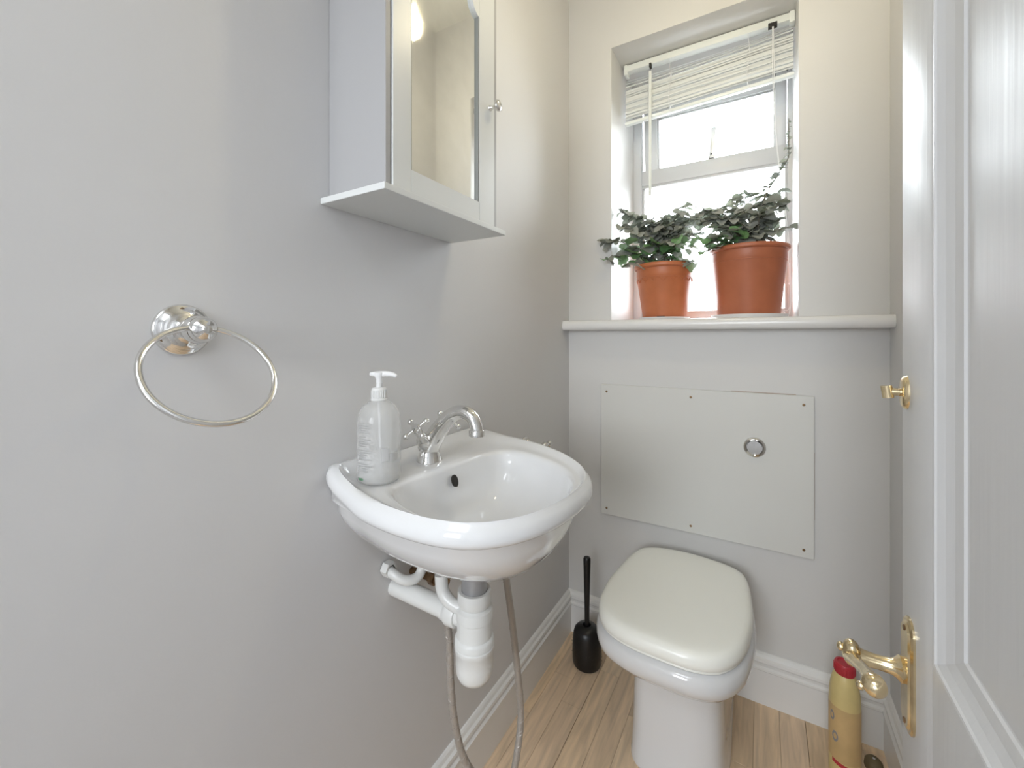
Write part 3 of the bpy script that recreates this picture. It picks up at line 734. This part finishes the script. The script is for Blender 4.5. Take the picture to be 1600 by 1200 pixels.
tipsA = [(.135, 1.525, 1.505), (.15, 1.515, 1.43), (.190, 1.60, 1.625), (.20, 1.56, 1.56), (.185, 1.63, 1.49), (.235, 1.58, 1.48), (.225, 1.68, 1.59), (.27, 1.62, 1.56), (.29, 1.70, 1.58), (.31, 1.58, 1.50), (.33, 1.66, 1.60), (.36, 1.60, 1.55), (.365, 1.72, 1.62), (.40, 1.62, 1.60), (.41, 1.56, 1.50), (.43, 1.66, 1.585), (.44, 1.60, 1.47), (.46, 1.70, 1.60), (.415, 1.70, 1.645), (.46, 1.58, 1.40), (.47, 1.64, 1.52), (.26, 1.60, 1.60), (.30, 1.62, 1.585), (.24, 1.64, 1.57), (.35, 1.64, 1.585), (.38, 1.66, 1.575), (.42, 1.62, 1.55), (.21, 1.54, 1.40)]
plant(*PA, 1.398, tipsA, 'bushy plant with small scalloped leaves in the smaller pot', 31, gA)
def gB(q, r): return 1 if (q.z < 1.52 and q.x < .60 and r.random() < .4) else (2 if r.random() < .3 else 0)
tipsB = [(.47, 1.56, 1.48), (.49, 1.54, 1.43), (.50, 1.62, 1.58), (.52, 1.58, 1.52), (.48, 1.66, 1.60), (.50, 1.55, 1.46), (.53, 1.545, 1.48), (.45, 1.62, 1.565), (.465, 1.60, 1.54), (.50, 1.60, 1.56), (.44, 1.66, 1.59), (.56, 1.56, 1.50), (.54, 1.66, 1.605), (.56, 1.60, 1.55), (.575, 1.70, 1.64), (.60, 1.62, 1.58), (.605, 1.72, 1.66), (.63, 1.66, 1.60), (.65, 1.60, 1.56), (.67, 1.70, 1.64), (.68, 1.64, 1.58), (.70, 1.70, 1.64), (.715, 1.64, 1.60), (.725, 1.66, 1.54), (.73, 1.62, 1.50), (.68, 1.72, 1.63), (.725, 1.60, 1.57)]
pb = plant(*PB, 1.433, tipsB, 'leafy plant in the larger pot with one stem climbing the right reveal', 57, gB)
rnd = random.Random(9)
P = [clampp(Vector(q)) for q in spline([(.65, 1.67, 1.44), (.66, 1.66, 1.60), (.70, 1.68, 1.69), (.735, 1.70, 1.76), (.736, 1.70, 1.83), (.737, 1.70, 1.885)], 8)]
obj('stem', tube(B(), P, [.002, .0012], 6), STEM, pb, 60, label='long thin stem climbing the reveal')
for k in range(34):
    i = 12 + int(k / 34 * (len(P) - 13)); f = k / 34; a = rnd.random() * 6.28; d = Vector((math.cos(a) * .7 - .3, math.sin(a) - .3, rnd.uniform(0, .8)))
    add_leaf(pb, P[i], d, .022 * (1 - f) + .006, 0 if k % 2 else 2, rnd)

# ================================================================== FLOOR BOTTLE
BX, BY = .841, 1.385
bt = thing('cleaner_bottle', 'yellow bottle of cleaner with a red cap on the floor at the right', 'bottle', (BX, BY, 0))
t = lathe(B(), [(0, .002), (.028, 0), (.033, .004), (.0335, .012), (.0335, .20), (.033, .222), (.030, .245), (.026, .262), (.022, .272), (.020, .276), (0, .276)], (BX, BY, 0), n=40); obj('bottle', t, BOTTLEY, bt, 50)
t = lathe(B(), [(0, .274), (.0215, .274), (.0225, .277), (.0225, .296), (.0205, .3005), (.016, .3015), (.015, .2985), (0, .2985)], (BX, BY, 0), n=36)
for k in range(28): a = 2 * PI * k / 28; tube(t, [(BX + .0226 * math.cos(a), BY + .0226 * math.sin(a), .278), (BX + .0226 * math.cos(a), BY + .0226 * math.sin(a), .295)], .0008, 4)
obj('cap', t, RED, bt, 50)
t = B(); cyl_strip(t, .0340, math.radians(150), math.radians(390), .060, .195, 30, cx=BX, cy=BY, cz=0); obj('label', t, LABELY, bt, 60)
t = B(); cyl_strip(t, .0343, math.radians(215), math.radians(275), .050, .060, 12, cx=BX, cy=BY, cz=0, dz=-.004); obj('label_band', t, RED, bt, 60, label='short red printed band')
for (a0, a1, z0, z1) in ((205, 225, .155, .180), (215, 240, .105, .132)):
    t = B(); a0, a1 = math.radians(a0), math.radians(a1); zc = (z0 + z1) / 2; ac = (a0 + a1) / 2; rad = []
    for rr in (1, .55):
        rad.append([t.verts.new((BX + .0345 * math.cos(ac + (a1 - a0) / 2 * rr * math.cos(b)), BY + .0345 * math.sin(ac + (a1 - a0) / 2 * rr * math.cos(b)), zc + (z1 - z0) / 2 * rr * math.sin(b))) for b in [2 * PI * k / 16 for k in range(16)]])
    skin(t, rad); obj('printed_emblem', t, GREY, bt, 0)
ds = thing('brown_disc', 'low dark brown round disc on the floor by the right skirting', 'door stop', (.912, 1.455, 0))
obj('disc_body', lathe(B(), [(0, 0), (.020, 0), (.021, .004), (.019, .018), (.014, .024), (0, .025)], (.912, 1.455, 0), n=24), BROWN, ds, 50)  # low plain brown disc beside the right skirting
obj('screw', lathe(B(), [(.0035, .024), (.0035, .026), (0, .0265)], (.912, 1.455, 0), n=12), CHROME, ds, 50)

# ================================================================== DOOR
XD = .7985; TD = .035
DYA, DYB, DZA, DZB = -.095, .667, .008, 1.985
dor = bpy.data.objects.new('door_1', None); COL.objects.link(dor); dor.location = (XD, DYA, 0); dor['kind'] = 'structure'; ORG[dor.name] = Vector((XD, DYA, 0))
ys = [(DYA + .105, .235), (.315, .562)]                    # panel openings
zs = [(.20, .60), (.830, 1.86)]
X1 = XD + TD
obj('stile', bx(XD, X1, ys[1][1], DYB, DZA, DZB, bev=.003), DOORP, dor, 30)
obj('stile', bx(XD, X1, DYA, ys[0][0], DZA, DZB, bev=.002), DOORP, dor, 30)
obj('muntin', bx(XD, X1, ys[0][1], ys[1][0], DZA + .01, DZB - .01), DOORP, dor, 30)
for z0, z1 in ((DZA, zs[0][0]), (zs[0][1], zs[1][0]), (zs[1][1], DZB)):
    bm = B()
    for y0, y1 in ys: box(bm, XD, X1, y0, y1, z0, z1)
    obj('rail', bm, DOORP, dor, 0)
for y0, y1 in ys:
    for z0, z1 in zs:
        p_ = obj('panel', bx(XD + .014, X1 - .008, y0, y1, z0, z1), DOORP, dor, 0)
        bm = B(); rr = []
        for off, dx in [(0, .0002), (.002, .0002), (.004, .002), (.012, .0060), (.022, .0095), (.034, .0115), (.036, .0135), (.038, .014)]:
            rr.append([bm.verts.new((XD + dx, *q)) for q in ((y0 + off, z0 + off * .85), (y1 - off, z0 + off * .85), (y1 - off, z1 - off), (y0 + off, z1 - off))])
        skin(bm, rr); obj('moulding', bm, DOORP, p_, 0)
# lever handle on a back plate
HY, HZ = .633, .770
t = B(); pl = []
def plate_outline(hw, hh):
    pts = []
    for k in range(9): a = PI * k / 8; pts.append((hw * math.cos(a), hh - hw * .9 + hw * .9 * math.sin(a)))
    for k in range(9): a = PI + PI * k / 8; pts.append((hw * math.cos(a), -hh + hw * .9 + hw * .9 * math.sin(a)))
    return pts
rr = []
for x, hw, hh in ((XD, .0185, .0640), (XD - .002, .0185, .0640), (XD - .0035, .0165, .062), (XD - .0035, .014, .059), (XD - .0055, .0125, .057)):
    rr.append([t.verts.new((x, HY + a, HZ + b)) for a, b in plate_outline(hw, hh)])
skin(t, rr, True, True); hd = obj('door_handle', t, BRASS, dor, 30, label='pale brass lever handle and back plate')
t = B(); lathe(t, [(.013, 0), (.014, .004), (.010, .008), (.0082, .012), (.0075, .024), (.0085, .036), (.0105, .042), (0, .043)], (XD - .005, HY, HZ + .004), (-1, 0, 0), 24)
obj('shank', t, BRASS, hd, 50)
t = B(); hx = XD - .052
ball(t, (hx, HY, HZ + .006), (.0095, .0125, .0150), 20); ball(t, (hx - .010, HY + .003, HZ + .008), (.004, .005, .005), 12)
tube(t, spline([(hx, HY - .004, HZ + .004), (hx + .001, HY - .030, HZ + .014), (hx + .003, HY - .060, HZ + .026), (hx + .004, HY - .088, HZ + .034)], 7), [.0085, .0062, .0058, .0080], 18)
ball(t, (hx + .004, HY - .094, HZ + .036), (.0105, .0110, .0105), 18); ball(t, (hx - .006, HY - .092, HZ + .030), .0042, 10)
obj('lever', t, BRASS, hd, 60)
for dz in (-.052, .052): obj('screw', lathe(B(), [(0, .001), (.0026, .001), (.0032, 0)], (XD - .0055, HY, HZ + dz), (-1, 0, 0), 10), OLDBRASS, hd, 0)
# privacy bolt turn
t = lathe(B(), [(0, .005), (.010, .005), (.0125, .003), (.0135, 0)], (XD, .648, 1.085), (-1, 0, 0), 28, sx=1.05, sy=1.45); lk = obj('bolt_turn', t, BRASS, dor, 50, label='small oval brass bolt turn')
t = B(); tube(t, [(XD - .004, .648, 1.085), (XD - .016, .648, 1.085)], .0045, 12); tube(t, [(XD - .016, .648, 1.078), (XD - .018, .648, 1.092)], .0055, 12); obj('thumb_turn', t, BRASS, lk, 50)

# ================================================================== CEILING LAMP
lp = thing('pendant_bulb', 'bare lit bulb on a short cord below the ceiling', 'lamp', (.56, .97, H))
t = lathe(B(), [(0, 0), (.04, 0), (.038, -.014), (.012, -.022), (0, -.022)], (.56, .97, H), n=28); obj('ceiling_rose', t, SAUCER, lp, 50)
t = tube(B(), [(.56, .97, H - .02), (.56, .97, 2.225)], .003, 8); obj('cord', t, SAUCER, lp)
t = lathe(B(), [(0, 2.23), (.014, 2.228), (.016, 2.20), (.014, 2.175), (0, 2.175)], (.56, .97, 0), n=20); obj('lamp_holder', t, SAUCER, lp, 50)
t = lathe(B(), [(0, 2.178), (.012, 2.176), (.014, 2.16), (.026, 2.135), (.030, 2.115), (.026, 2.095), (.014, 2.084), (0, 2.082)], (.56, .97, 0), n=24); obj('bulb', t, BULB, lp, 60)
